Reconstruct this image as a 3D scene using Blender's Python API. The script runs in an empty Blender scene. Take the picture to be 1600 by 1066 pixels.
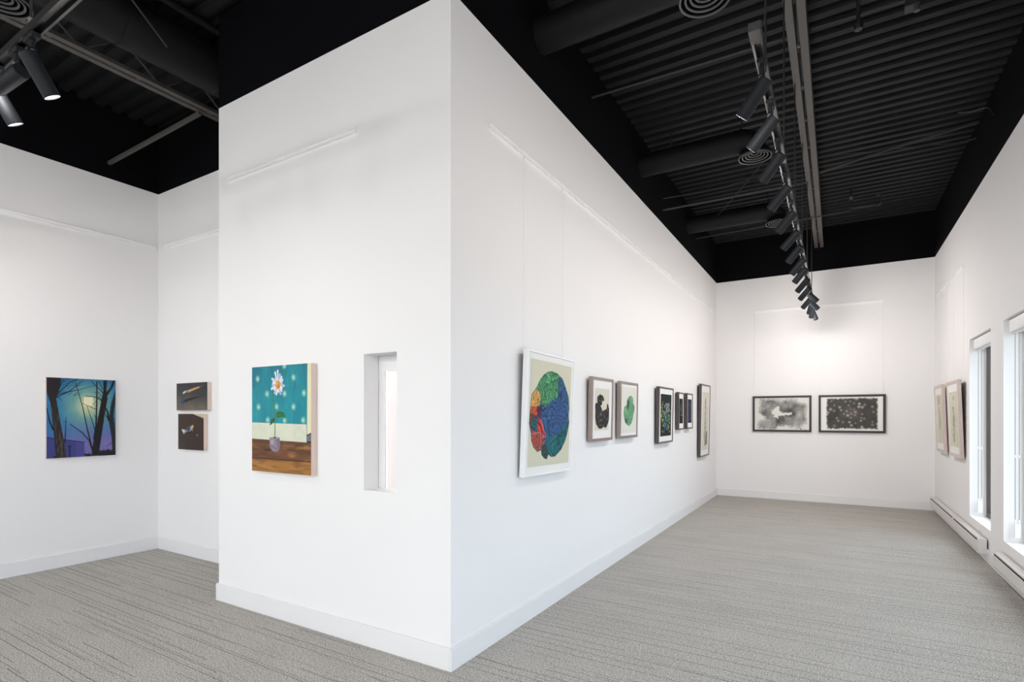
import bpy, math, random
import numpy as np
from mathutils import Vector, Matrix
C = bpy.context.scene
COL = C.collection
PI = math.pi

# ------------------------------------------------------------------ camera
TH = 0.5425
cam = bpy.data.cameras.new('camera'); camo = bpy.data.objects.new('camera', cam); COL.objects.link(camo)
camo.location = (0, 0, 1.5); camo.rotation_euler = (PI/2, 0, TH)
cam.sensor_width = 36; cam.lens = 840.76/1600*36; cam.shift_y = (649.46-533)/1600
cam.clip_start = 0.05; cam.clip_end = 200
C.camera = camo

# ------------------------------------------------------------------ world (overcast daylight) and exposure
W = bpy.data.worlds.new('sky'); C.world = W; W.use_nodes = True
bg = W.node_tree.nodes['Background']
bg.inputs[0].default_value = (0.90, 0.955, 1.0, 1); bg.inputs[1].default_value = 5.6
_n = W.node_tree.nodes; _l = W.node_tree.links       # the overcast sky is brighter and bluer on the window side than over the street
_tc = _n.new('ShaderNodeTexCoord'); _sx = _n.new('ShaderNodeSeparateXYZ'); _l.new(_tc.outputs['Generated'], _sx.inputs[0])
_mr = _n.new('ShaderNodeMapRange'); _mr.inputs[1].default_value = 0.1; _mr.inputs[2].default_value = 0.9; _mr.inputs[3].default_value = 5.1; _mr.inputs[4].default_value = 4.5
_l.new(_sx.outputs[0], _mr.inputs[0]); _l.new(_mr.outputs[0], bg.inputs[1])
_mc = _n.new('ShaderNodeMix'); _mc.data_type = 'RGBA'; _mc.inputs[6].default_value = (1.0, 0.975, 0.985, 1); _mc.inputs[7].default_value = (0.72, 0.85, 1.0, 1)
_mf = _n.new('ShaderNodeMapRange'); _mf.inputs[1].default_value = 0.0; _mf.inputs[2].default_value = 0.8; _l.new(_sx.outputs[0], _mf.inputs[0]); _l.new(_mf.outputs[0], _mc.inputs[0]); _l.new(_mc.outputs[2], bg.inputs[0])
C.view_settings.view_transform = 'Standard'; C.view_settings.look = 'None'
C.view_settings.exposure = 0.0; C.view_settings.gamma = 1; C.view_settings.use_curve_mapping = False
SPOT_W = 20.0          # power of the beam of one track head
FILL_W = 6.5           # power of the fill point light added at each head

# ------------------------------------------------------------------ dimensions
X0, Y0, XL, YF, XR, XW, YB, H, DK = -1.939, 2.52, -4.306, 10.70, 1.33, -6.567, 3.148, 4.0, 4.78
YN = -4.6              # unseen side behind the camera, its glazing added for fill daylight

# ------------------------------------------------------------------ mesh helpers
class MB:
    def __init__(s): s.v = []; s.f = []; s.m = []
    def face(s, pts, mi=0):
        n = len(s.v); s.v += [tuple(p) for p in pts]; s.f.append(tuple(range(n, n+len(pts)))); s.m.append(mi)
    def box(s, a, b, mi=0, skip=''):
        x0, y0, z0 = a; x1, y1, z1 = b; n = len(s.v)
        s.v += [(x0,y0,z0),(x1,y0,z0),(x1,y1,z0),(x0,y1,z0),(x0,y0,z1),(x1,y0,z1),(x1,y1,z1),(x0,y1,z1)]
        for q in ((0,3,2,1),(4,5,6,7),(0,1,5,4),(1,2,6,5),(2,3,7,6),(3,0,4,7)):
            s.f.append(tuple(n+i for i in q)); s.m.append(mi)
    def tube(s, pts, r, seg=12, mi=0, cap=True, radii=None):
        pts = [Vector(p) for p in pts]; n0 = len(s.v); up = None
        for i, p in enumerate(pts):
            d = (pts[min(i+1, len(pts)-1)] - pts[max(i-1, 0)]).normalized()
            if up is None:
                up = d.orthogonal().normalized()
            up = (up - d*up.dot(d)).normalized(); sd = d.cross(up)
            rr = radii[i] if radii else r
            for k in range(seg):
                a = 2*PI*k/seg; s.v.append(tuple(p + (up*math.cos(a)+sd*math.sin(a))*rr))
        for i in range(len(pts)-1):
            for k in range(seg):
                a = n0+i*seg+k; b = n0+i*seg+(k+1) % seg
                s.f.append((a, b, b+seg, a+seg)); s.m.append(mi)
        if cap:
            s.f.append(tuple(n0+k for k in reversed(range(seg)))); s.m.append(mi)
            e = n0+(len(pts)-1)*seg; s.f.append(tuple(e+k for k in range(seg))); s.m.append(mi)
    def lathe(s, prof, seg=32, mi=0):      # profile of (radius, z)
        n0 = len(s.v)
        for r, z in prof:
            for k in range(seg):
                a = 2*PI*k/seg; s.v.append((r*math.cos(a), r*math.sin(a), z))
        for i in range(len(prof)-1):
            for k in range(seg):
                a = n0+i*seg+k; b = n0+i*seg+(k+1) % seg
                s.f.append((a, b, b+seg, a+seg)); s.m.append(mi)
    def ring(s, x0, z0, x1, z1, w, y0, y1, mi=0, bev=0.0):   # picture-frame ring, front y0 < back y1, mitred
        O = [(x0,z0),(x1,z0),(x1,z1),(x0,z1)]; I = [(x0+w,z0+w),(x1-w,z0+w),(x1-w,z1-w),(x0+w,z1-w)]
        b = bev
        Of = [(x0+b,z0+b),(x1-b,z0+b),(x1-b,z1-b),(x0+b,z1-b)]; If = [(x0+w-b,z0+w-b),(x1-w+b,z0+w-b),(x1-w+b,z1-w+b),(x0+w-b,z1-w+b)]
        loops = [[(x,y1,z) for x,z in O], [(x,y0+b,z) for x,z in O], [(x,y0,z) for x,z in Of], [(x,y0,z) for x,z in If], [(x,y0+b,z) for x,z in I], [(x,y1,z) for x,z in I]]
        n0 = len(s.v)
        for L in loops: s.v += L
        m = len(loops)
        for i in range(m):
            j = (i+1) % m
            for k in range(4):
                l = (k+1) % 4
                s.f.append((n0+i*4+k, n0+i*4+l, n0+j*4+l, n0+j*4+k)); s.m.append(mi)
    def build(s, name, mats, parent=None, smooth=False, bevel=0.0, loc=None, rot=None):
        me = bpy.data.meshes.new(name); me.from_pydata(s.v, [], s.f)
        if not isinstance(mats, (list, tuple)): mats = [mats]
        for m in mats: me.materials.append(m)
        me.polygons.foreach_set('material_index', s.m)
        me.validate(); me.update()
        import bmesh
        bm = bmesh.new(); bm.from_mesh(me)
        bmesh.ops.recalc_face_normals(bm, faces=bm.faces); bm.to_mesh(me); bm.free()
        if smooth:
            me.polygons.foreach_set('use_smooth', [True]*len(me.polygons))
            me.set_sharp_from_angle(angle=math.radians(40))
        o = bpy.data.objects.new(name, me); COL.objects.link(o)
        if parent: o.parent = parent
        if loc: o.location = loc
        if rot: o.rotation_euler = rot
        if bevel:
            md = o.modifiers.new('bevel', 'BEVEL'); md.width = bevel; md.segments = 2; md.limit_method = 'ANGLE'
        return o

def thing(name, label, cat, loc=(0,0,0), rot=(0,0,0), group=None):
    o = bpy.data.objects.new(name, None); COL.objects.link(o); o.empty_display_size = 0.05
    o.location = loc; o.rotation_euler = rot; o['label'] = label; o['category'] = cat
    if group: o['group'] = group
    return o
def tag(o, label, cat, group=None):
    o['label'] = label; o['category'] = cat
    if group: o['group'] = group
    return o
def struct(o): o['kind'] = 'structure'; return o

# ------------------------------------------------------------------ materials
def mat(name, col, rough=0.6, metal=0.0, bump=0.0, bscale=60, var=0.0, vscale=3.0, coat=0.0, spec=0.5, emit=None, estr=0.0):
    m = bpy.data.materials.new(name); m.use_nodes = True; nt = m.node_tree; N = nt.nodes; L = nt.links
    b = N['Principled BSDF']
    b.inputs['Base Color'].default_value = (*col, 1); b.inputs['Roughness'].default_value = rough
    b.inputs['Metallic'].default_value = metal; b.inputs['Specular IOR Level'].default_value = spec
    b.inputs['Coat Weight'].default_value = coat; b.inputs['Coat Roughness'].default_value = 0.08
    if emit: b.inputs['Emission Color'].default_value = (*emit, 1); b.inputs['Emission Strength'].default_value = estr
    tc = N.new('ShaderNodeTexCoord')
    if var:
        n = N.new('ShaderNodeTexNoise'); n.inputs['Scale'].default_value = vscale; n.inputs['Detail'].default_value = 4
        r = N.new('ShaderNodeMapRange'); r.inputs[3].default_value = 1-var; r.inputs[4].default_value = 1+var
        x = N.new('ShaderNodeVectorMath'); x.operation = 'SCALE'; x.inputs[0].default_value = col
        L.new(tc.outputs['Object'], n.inputs['Vector']); L.new(n.outputs[0], r.inputs[0]); L.new(r.outputs[0], x.inputs['Scale'])
        L.new(x.outputs[0], b.inputs['Base Color'])
    if bump:
        n = N.new('ShaderNodeTexNoise'); n.inputs['Scale'].default_value = bscale; n.inputs['Detail'].default_value = 3
        u = N.new('ShaderNodeBump'); u.inputs['Strength'].default_value = bump; u.inputs['Distance'].default_value = 0.002
        L.new(tc.outputs['Object'], n.inputs['Vector']); L.new(n.outputs[0], u.inputs['Height']); L.new(u.outputs[0], b.inputs['Normal'])
    return m
M = {}
M['white'] = mat('white_wall_paint', (0.845, 0.835, 0.835), 0.75, bump=0.12, bscale=180, var=0.006, vscale=1.2, spec=0.25)
M['trim'] = mat('white_trim_paint', (0.81, 0.805, 0.81), 0.42, spec=0.4)
M['black'] = mat('black_wall_paint', (0.0032, 0.0034, 0.0045), 0.8, bump=0.15, bscale=150, var=0.15, spec=0.06)
M['deck'] = mat('black_painted_deck', (0.0085, 0.009, 0.0102), 0.6, var=0.2, vscale=2.0, spec=0.22)
M['steel'] = mat('dark_painted_steel', (0.085, 0.078, 0.073), 0.6, var=0.12, vscale=5, spec=0.3)
M['duct'] = mat('black_painted_duct', (0.0055, 0.0055, 0.0065), 0.6, var=0.15, vscale=3, spec=0.2)
M['diff'] = mat('dark_grey_diffuser', (0.055, 0.055, 0.055), 0.5)
M['pipe'] = mat('black_conduit', (0.016, 0.016, 0.018), 0.5)
M['conduit'] = mat('dull_black_steel', (0.05, 0.047, 0.045), 0.6, spec=0.2)
M['bolt'] = mat('zinc_fitting', (0.35, 0.35, 0.35), 0.4, 0.8)
M['head'] = mat('charcoal_lamp_housing', (0.0095, 0.0115, 0.0145), 0.6, bump=0.05, bscale=400, spec=0.22)
M['track'] = mat('black_track', (0.013, 0.0125, 0.012), 0.45)
M['lens'] = mat('lit_lamp_lens', (0.8, 0.82, 0.85), 0.3, emit=(0.92, 0.96, 1.0), estr=0.75)
M['rail'] = mat('white_picture_rail', (0.90, 0.895, 0.885), 0.45)
M['wire'] = mat('clear_hanging_cable', (0.80, 0.80, 0.79), 0.4)
M['canvas_edge'] = mat('primed_canvas_edge', (0.74, 0.60, 0.53), 0.8, bump=0.2, bscale=500)
M['frame_white'] = mat('white_lacquer_frame', (0.88, 0.88, 0.885), 0.4)
M['frame_taupe'] = mat('brushed_taupe_frame', (0.36, 0.29, 0.26), 0.36, 0.85)
M['frame_dark'] = mat('dark_walnut_frame', (0.085, 0.07, 0.068), 0.35, 0.3)
M['frame_black'] = mat('black_brown_frame', (0.030, 0.027, 0.026), 0.5)
M['frame_pale'] = mat('pale_ash_frame', (0.60, 0.50, 0.46), 0.55, var=0.06, vscale=30)
M['backing'] = mat('dark_backing_board', (0.02, 0.017, 0.016), 0.8)
M['mat'] = mat('white_mat_board', (0.80, 0.795, 0.78), 0.8)
M['heater'] = mat('warm_white_enamel', (0.72, 0.69, 0.67), 0.4)
M['slot'] = mat('dark_heater_slot', (0.02, 0.02, 0.02), 0.7)
M['bronze'] = mat('dark_bronze_window_frame', (0.055, 0.042, 0.038), 0.45)
M['plastic'] = mat('white_plastic', (0.82, 0.83, 0.80), 0.4)
M['chain'] = mat('grey_bead_chain', (0.28, 0.29, 0.29), 0.4, 0.3)
M['concrete'] = mat('outside_paving', (0.35, 0.34, 0.33), 0.9, var=0.1)

def glass_mat():
    m = bpy.data.materials.new('clear_window_glass'); m.use_nodes = True; nt = m.node_tree; N = nt.nodes; L = nt.links
    N.remove(N['Principled BSDF']); out = N['Material Output']
    t = N.new('ShaderNodeBsdfTransparent'); t.inputs[0].default_value = (0.93, 0.96, 0.96, 1)
    g = N.new('ShaderNodeBsdfGlossy'); g.inputs['Roughness'].default_value = 0.02
    f = N.new('ShaderNodeFresnel'); f.inputs[0].default_value = 1.5
    x = N.new('ShaderNodeMixShader'); ge = N.new('ShaderNodeNewGeometry'); iv = N.new('ShaderNodeMath'); iv.operation = 'SUBTRACT'; iv.inputs[0].default_value = 1.0; L.new(ge.outputs['Backfacing'], iv.inputs[1])
    ml = N.new('ShaderNodeMath'); ml.operation = 'MULTIPLY'; L.new(f.outputs[0], ml.inputs[0]); L.new(iv.outputs[0], ml.inputs[1])
    L.new(ml.outputs[0], x.inputs[0]); L.new(t.outputs[0], x.inputs[1]); L.new(g.outputs[0], x.inputs[2])
    L.new(x.outputs[0], out.inputs[0]); return m
M['glass'] = glass_mat()

def paint_mat(name, rough=0.5, coat=0.0):
    m = bpy.data.materials.new(name); m.use_nodes = True; nt = m.node_tree; b = nt.nodes['Principled BSDF']
    a = nt.nodes.new('ShaderNodeVertexColor'); a.layer_name = 'paint'
    nt.links.new(a.outputs[0], b.inputs['Base Color']); b.inputs['Roughness'].default_value = rough
    b.inputs['Coat Weight'].default_value = coat; b.inputs['Coat Roughness'].default_value = 0.1
    b.inputs['Specular IOR Level'].default_value = 0.3
    return m
M['oil'] = paint_mat('oil_paint_on_canvas', 0.5, 0.1)
M['ink'] = paint_mat('ink_on_paper', 0.85)

def carpet():
    m = bpy.data.materials.new('grey_lined_carpet'); m.use_nodes = True; nt = m.node_tree; N = nt.nodes; L = nt.links
    b = N['Principled BSDF']; b.inputs['Roughness'].default_value = 0.95; b.inputs['Specular IOR Level'].default_value = 0.1
    tc = N.new('ShaderNodeTexCoord'); sp = N.new('ShaderNodeSeparateXYZ'); L.new(tc.outputs['Object'], sp.inputs[0])
    def mth(op, a, c=None, d=None):
        n = N.new('ShaderNodeMath'); n.operation = op
        for i, v in enumerate((a, c, d)):
            if v is None: continue
            if isinstance(v, (int, float)): n.inputs[i].default_value = v
            else: L.new(v, n.inputs[i])
        return n.outputs[0]
    def comb(x, y, z=0.0):
        n = N.new('ShaderNodeCombineXYZ')
        for i, v in enumerate((x, y, z)):
            if isinstance(v, (int, float)): n.inputs[i].default_value = v
            else: L.new(v, n.inputs[i])
        return n.outputs[0]
    def noise(vec, sc, det=2):
        n = N.new('ShaderNodeTexNoise'); n.inputs['Scale'].default_value = sc; n.inputs['Detail'].default_value = det; L.new(vec, n.inputs['Vector']); return n.outputs[0]
    X, Y = sp.outputs[0], sp.outputs[1]
    wob = mth('MULTIPLY', mth('SUBTRACT', noise(comb(mth('MULTIPLY', X, 5.0), mth('MULTIPLY', Y, 2.0)), 1.0, 3), 0.5), 0.012)
    Yw = mth('ADD', Y, wob)
    total = None
    for p, w, thr, sd, amt in ((0.068, 0.0018, 0.49, 3.1, 0.72), (0.047, 0.0016, 0.56, 9.7, 0.55), (0.021, 0.0014, 0.64, 5.3, 0.30)):
        t = mth('DIVIDE', Yw, p); row = mth('FLOOR', t); fr = mth('FRACT', t)
        wn = N.new('ShaderNodeTexWhiteNoise'); wn.noise_dimensions = '2D'; L.new(comb(row, sd), wn.inputs['Vector'])
        cen = mth('ADD', mth('MULTIPLY', wn.outputs[0], 0.6), 0.2)
        d = mth('MULTIPLY', mth('ABSOLUTE', mth('SUBTRACT', fr, cen)), p)
        ln = N.new('ShaderNodeMapRange'); ln.interpolation_type = 'SMOOTHSTEP'; L.new(d, ln.inputs[0])
        ln.inputs[1].default_value = w*0.5; ln.inputs[2].default_value = w*1.6; ln.inputs[3].default_value = 1; ln.inputs[4].default_value = 0
        msk = mth('GREATER_THAN', noise(comb(mth('MULTIPLY', X, 0.5), mth('MULTIPLY', row, 7.31), sd), 1.0, 1), thr)
        li = mth('MULTIPLY', mth('MULTIPLY', ln.outputs[0], msk), amt)
        total = li if total is None else mth('MAXIMUM', total, li)
    sp1 = noise(tc.outputs['Object'], 130, 2); sp2 = noise(tc.outputs['Object'], 45, 3); sp3 = noise(tc.outputs['Object'], 2.5, 3)
    v = mth('ADD', mth('MULTIPLY', mth('SUBTRACT', sp1, 0.5), 2.9), mth('MULTIPLY', mth('SUBTRACT', sp2, 0.5), 0.55))
    v = mth('ADD', v, mth('MULTIPLY', mth('SUBTRACT', sp3, 0.5), 0.16))
    v = mth('MULTIPLY', mth('ADD', 1.0, v), mth('SUBTRACT', 1.0, total))
    v = mth('MAXIMUM', v, 0.08)
    sc = N.new('ShaderNodeVectorMath'); sc.operation = 'SCALE'; sc.inputs[0].default_value = (0.455, 0.43, 0.396); L.new(v, sc.inputs['Scale'])
    L.new(sc.outputs[0], b.inputs['Base Color'])
    bu = N.new('ShaderNodeBump'); bu.inputs['Strength'].default_value = 0.5; bu.inputs['Distance'].default_value = 0.004
    L.new(v, bu.inputs['Height']); L.new(bu.outputs[0], b.inputs['Normal'])
    return m
M['carpet'] = carpet()

# ------------------------------------------------------------------ room shell
T = 0.25
m = MB(); m.box((XW-T, YN-T, -0.1), (XR+T, YF+T, 0.0)); struct(m.build('floor', M['carpet']))

def wall_x(name, x0, x1, y0, y1, openings=(), mats=None):      # wall normal to X, openings (ya, yb, za, zb)
    m = MB(); ys = sorted(openings); c = y0
    for ya, yb, za, zb in ys:
        if ya > c: m.box((x0, c, 0), (x1, ya, H), 0)
        m.box((x0, ya, 0), (x1, yb, za), 0); m.box((x0, ya, zb), (x1, yb, H), 0); c = yb
    m.box((x0, c, 0), (x1, y1, H), 0); m.box((x0, y0, H), (x1, y1, DK+0.1), 1)
    return struct(m.build(name, [M['white'], M['black']]))
def wall_y(name, y0, y1, x0, x1, openings=()):
    m = MB(); c = x0
    for xa, xb, za, zb in sorted(openings):
        if xa > c: m.box((c, y0, 0), (xa, y1, H), 0)
        m.box((xa, y0, 0), (xb, y1, za), 0); m.box((xa, y0, zb), (xb, y1, H), 0); c = xb
    m.box((c, y0, 0), (x1, y1, H), 0); m.box((x0, y0, H), (x1, y1, DK+0.1), 1)
    return struct(m.build(name, [M['white'], M['black']]))

WZ0, WZ1 = 0.335, 2.385
wins = [(7.124-1.487*k, 8.126-1.487*k) for k in range(8)]
wall_x('wall_right', XR, XR+T, YN, YF, [(a, b, WZ0, WZ1) for a, b in wins])
wall_y('wall_far', YF, YF+T, X0-0.12, XR+T)
wall_x('wall_left', XW-T, XW, YN, YB)
wall_y('wall_left_back', YB, YB+T, XW-T, XL)
fill_wins = [(-6.45, -3.95, 0.2, 3.95), (-3.8, -1.3, 0.2, 3.95), (-1.15, 1.2, 0.2, 3.95)]  # large unseen glazing, added to let fill daylight reach the walls
wall_y('wall_unseen_glazed', YN-T, YN, XW, XR, fill_wins)
# the free-standing partition block: long face, short face with a slot, short return
SL = (-2.653, -2.364, 1.012, 1.902)
wall_x('wall_partition_long', X0-0.12, X0, Y0+0.13, YF)
m = MB()
m.box((XL, Y0, 0), (SL[0], Y0+0.13, H)); m.box((SL[1], Y0, 0), (X0, Y0+0.13, H))
m.box((SL[0], Y0, 0), (SL[1], Y0+0.13, SL[2])); m.box((SL[0], Y0, SL[3]), (SL[1], Y0+0.13, H)); m.box((XL, Y0, H), (X0, Y0+0.13, DK+0.1), 1)
struct(m.build('wall_partition_front', [M['white'], M['black']]))
wall_x('wall_partition_return', XL, XL+0.13, Y0+0.13, YB+T)
m = MB()      # second skin behind the slot with its own smaller opening, and the room it looks into
ya, yb = Y0+0.134, Y0+0.146
m.box((XL+0.13, ya, 0), (-2.597, yb, H)); m.box((-2.2, ya, 0), (X0-0.12, yb, H)); m.box((-2.597, ya, 0), (-2.2, yb, 1.012)); m.box((-2.597, ya, 1.798), (-2.2, yb, H))
struct(m.build('wall_partition_inner', M['white']))
m = MB(); m.box((XL+0.13, 4.3, 0), (X0-0.12, 4.4, H)); struct(m.build('wall_inner_room', M['white']))
m = MB(); m.box((XL+0.13, yb, H), (X0-0.12, 4.3, H+0.1)); struct(m.build('ceiling_inner_room', M['white']))

# steel deck ceiling, ribs across the room
m = MB(); P = 0.152; y = YN; prof = []
while y < YF+0.1:
    prof += [(y, 4.725), (y+0.066, 4.725), (y+0.080, 4.768), (y+0.138, 4.768)]; y += P
prof.append((y, 4.725))
for (ya_, za_), (yb_, zb_) in zip(prof[:-1], prof[1:]):
    m.face([(XW, ya_, za_), (XR, ya_, za_), (XR, yb_, zb_), (XW, yb_, zb_)])
m.box((XW-T, YN-T, 4.78), (XR+T, YF+T, 4.90))
o = m.build('ceiling', M['deck']); struct(o)

# baseboards
def base(name, a, b):
    m = MB(); m.box((*a, 0), (*b, 0.135)); o = m.build(name, M['trim'], bevel=0.003); return struct(o)
BT = 0.016
base('baseboard_partition_long', (X0, Y0-BT), (X0+BT, YF-BT))
base('baseboard_partition_front', (XL-BT, Y0-BT), (X0, Y0))
base('baseboard_partition_return', (XL-BT, Y0), (XL, YB-BT))
base('baseboard_far', (X0, YF-BT), (XR-BT, YF))
base('baseboard_right', (XR-BT, YN), (XR, YF))
base('baseboard_left', (XW, YN), (XW+BT, YB))
base('baseboard_left_back', (XW+BT, YB-BT), (XL, YB))

# windows in the right wall, and the glazing added behind the camera
def window(n, a, b, z0, z1, axis='x'):
    r = bpy.data.objects.new('window_%d' % n, None); COL.objects.link(r); struct(r)
    if axis == 'x':
        r.location = (XR+0.15, (a+b)/2, z0); w = (b-a)/2; h = z1-z0
        m = MB(); f = 0.05
        for q in (((0, -w, 0), (0.07, -w+f, h)), ((0, w-f, 0), (0.07, w, h)), ((0, -w+f, 0), (0.07, w-f, f)), ((0, -w+f, h-f), (0.07, w-f, h))): m.box(*q)
        m.build('window_frame', M['bronze'], r)
        m = MB(); m.box((0.03, -w+f, f), (0.036, w-f, h-f)); m.build('window_glass', M['glass'], r)
    else:
        r.location = ((a+b)/2, YN-0.12, z0); w = (b-a)/2; h = z1-z0; m = MB(); f = 0.06
        for q in (((-w, -0.07, 0), (-w+f, 0, h)), ((w-f, -0.07, 0), (w, 0, h)), ((-w+f, -0.07, 0), (w-f, 0, f)), ((-w+f, -0.07, h-f), (w-f, 0, h)), ((-0.03, -0.07, f), (0.03, 0, h-f))): m.box(*q)
        m.build('window_frame', M['bronze'], r)
        m = MB(); m.box((-w+f, -0.04, f), (-0.03, -0.034, h-f)); m.box((0.03, -0.04, f), (w-f, -0.034, h-f)); m.build('window_glass', M['glass'], r)
for i, (a, b) in enumerate(wins): window(i+1, a, b, WZ0, WZ1)
for i, (a, b, z0, z1) in enumerate(fill_wins): window(20+i, a, b, z0, z1, 'y')
m = MB(); m.box((-60, -60, -0.35), (60, 60, -0.15)); struct(m.build('ground_outside', M['concrete']))

# ------------------------------------------------------------------ ceiling services
def joist(x, y0, y1, label):
    t = thing('steel_joist', label, 'ceiling joist', (x, y0, 4.40), group='open web joists under the ceiling deck')
    L = y1-y0
    for s in (-1, 1):
        m = MB(); a, b = sorted((s*0.014, s*0.068)); c, d = sorted((s*0.014, s*0.020))
        m.box((a, 0, 0), (b, L, 0.006)); m.box((c, 0, 0.006), (d, L, 0.06)); m.build('bottom_chord', M['steel'], t)
    m = MB()
    for s in (-1, 1):
        a, b = sorted((s*0.010, s*0.060)); c, d = sorted((s*0.010, s*0.016)); m.box((a, 0, 0.302), (b, L, 0.308)); m.box((c, 0, 0.26), (d, L, 0.302))
    m.build('top_chord', M['deck'], t)
    m = MB(); y = 0.1; up = False; pts = []
    while y < L: pts.append((0, y, 0.28 if up else 0.03)); y += 0.30; up = not up
    m.tube(pts, 0.010, 6); m.build('web_rod', M['steel'], t)
    y = 0.3; sp_ = None
    while y < L-0.1:
        if sp_ is None:
            m = MB(); m.box((-0.010, 0, 0.004), (0.010, 0.03, 0.03)); c = sp_ = m.build('spacer', M['steel'], t)
        else: c = sp_.copy(); COL.objects.link(c)
        c.location = (0, y, 0); y += 0.62
    return t
joist(-0.255, YN+0.4, YF, 'long dark steel joist running above the lamp track in the long gallery')
joist(-5.165, YN+0.4, YB, 'long dark steel joist crossing the ceiling of the left bay')

def bar(name, label, cat, pts, r, mt, group=None, seg=8):
    m = MB(); m.tube(pts, r, seg); o = m.build(name, mt, smooth=True); return tag(o, label, cat, group)
bar('bridging_bar', 'slanting dark bar from the left wall up to the joist in the left bay', 'brace', [(XW, 2.665, 4.16), (-5.20, 2.86, 4.385)], 0.022, M['steel'], seg=4)
bar('bridging_bar', 'slanting dark bar from the black wall above the framed prints to the joist', 'brace', [(X0, 7.03, 4.18), (-0.33, 7.60, 4.395)], 0.013, M['conduit'])
bar('bridging_bar', 'slanting dark bar from the joist up to the top of the window wall', 'brace', [(-0.18, 7.45, 4.42), (0.5, 7.53, 4.56), (XR, 7.64, 4.70)], 0.018, M['conduit'])
bar('conduit', 'thin conduit crossing the long gallery above the nearest track lamps', 'conduit', [(X0, 4.65, 4.445), (-0.335, 4.80, 4.51)], 0.010, M['pipe'])
bar('conduit', 'thin black conduit close under the deck right of the joist, nearest the camera', 'conduit', [(-0.17, 5.00, 4.64), (XR, 5.06, 4.64)], 0.011, M['pipe'])
bar('conduit', 'thin conduit across the far part of the long gallery behind the last ceiling duct', 'conduit', [(X0, 8.95, 4.35), (-0.3, 8.95, 4.375), (0.17, 8.95, 4.385)], 0.009, M['pipe'])
bar('electrical_pipe', 'black pipe running beside the big duct in the left bay', 'pipe', [(-4.40, YN+0.4, 4.685), (-4.40, Y0+0.6, 4.685)], 0.030, M['duct'], seg=12)

def ur(px, py, axis, v):
    c, s = math.cos(TH), math.sin(TH); a = (px-800)/840.76; b = -(py-649.46)/840.76
    d = Vector((a*c-s, a*s+c, b)); t = (v/d[axis]) if axis < 2 else (v-1.5)/d[2]
    return d*t + Vector((0, 0, 1.5))
t = thing('sprinkler_drop', 'black drop pipe with a round fitting near the top edge, right of the joist', 'pipe', (0.145, 4.93, 4.50))
m = MB(); m.tube([(0, 0, 0.23), (0, 0, 0.02)], 0.014, 10); m.build('drop_pipe', M['pipe'], t, smooth=True)
m = MB(); m.lathe([(0.0, -0.03), (0.028, -0.025), (0.034, 0.0), (0.028, 0.03), (0.0, 0.035)], 16); m.build('fitting', M['pipe'], t, smooth=True)
t = thing('junction_box', 'small black junction box under the deck, at the top right', 'box', (0.48, 4.95, 4.52))
m = MB(); m.box((-0.045, -0.045, 0), (0.045, 0.045, 0.05)); m.tube([(0, 0, 0.05), (0, 0, 0.21)], 0.010, 8); m.build('box_body', M['pipe'], t, bevel=0.004)
m = MB(); m.tube([(0.03, 0, -0.03), (0.03, 0, 0.0)], 0.02, 12); m.build('knockout', M['diff'], t)
t = thing('sprinkler_branch', 'bent black pipe loop hanging under the deck near the far wall', 'pipe', (0.18, 9.0, 4.45))
m = MB(); m.tube([(0, 0, 0.28), (0, 0, 0.0), (0.02, 0, -0.02), (0.30, 0, -0.02), (0.33, 0, 0.0), (0.345, 0, 0.09), (0.30, 0, 0.12)], 0.014, 10); m.build('pipe_run', M['pipe'], t, smooth=True)
m = MB(); m.tube([(0, 0, 0.10), (0, 0, 0.145)], 0.020, 12); m.build('collar', M['bolt'], t)
m = MB(); m.tube([(0.30, 0, -0.035), (0.35, 0, -0.005)], 0.024, 12); m.build('elbow', M['pipe'], t, smooth=True)
def cable(label, pts, r=0.006, group='loose cables near the deck'):
    # smooth through points
    P_ = [Vector(p) for p in pts]; out = []
    for i in range(len(P_)-1):
        a = P_[max(i-1, 0)]; b = P_[i]; c = P_[i+1]; d = P_[min(i+2, len(P_)-1)]
        for k in range(8):
            u = k/8; out.append(0.5*((2*b)+(c-a)*u+(2*a-5*b+4*c-d)*u*u+(3*b-a-3*c+d)*u**3))
    out.append(P_[-1]); m = MB(); m.tube(out, r, 6); o = m.build('loose_cable', M['pipe'], smooth=True); tag(o, label, 'cable', group)
cable('black cable sagging from the joist to the top of the window wall', [(-0.2, 7.2, 4.50), (0.35, 7.5, 4.57), (0.9, 7.8, 4.62), (1.2, 8.0, 4.66), (1.32, 7.7, 4.55)])
cable('curled black cable end against the black wall above the windows', [(1.1, 7.3, 4.70), (1.2, 7.25, 4.66), (1.30, 7.1, 4.60), (1.32, 6.95, 4.45)], 0.008)
cable('black cable drooping between the last two ceiling ducts', [(X0+0.02, 6.95, 4.30), (-1.3, 7.2, 4.38), (-0.8, 7.5, 4.55), (-0.3, 7.6, 4.47)])
cable('thin black cable running down to the last ceiling duct', [(-0.75, 7.3, 4.66), (-1.0, 7.5, 4.5), (-1.3, 7.9, 4.40), (-1.45, 8.1, 4.36)], 0.005)

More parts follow.
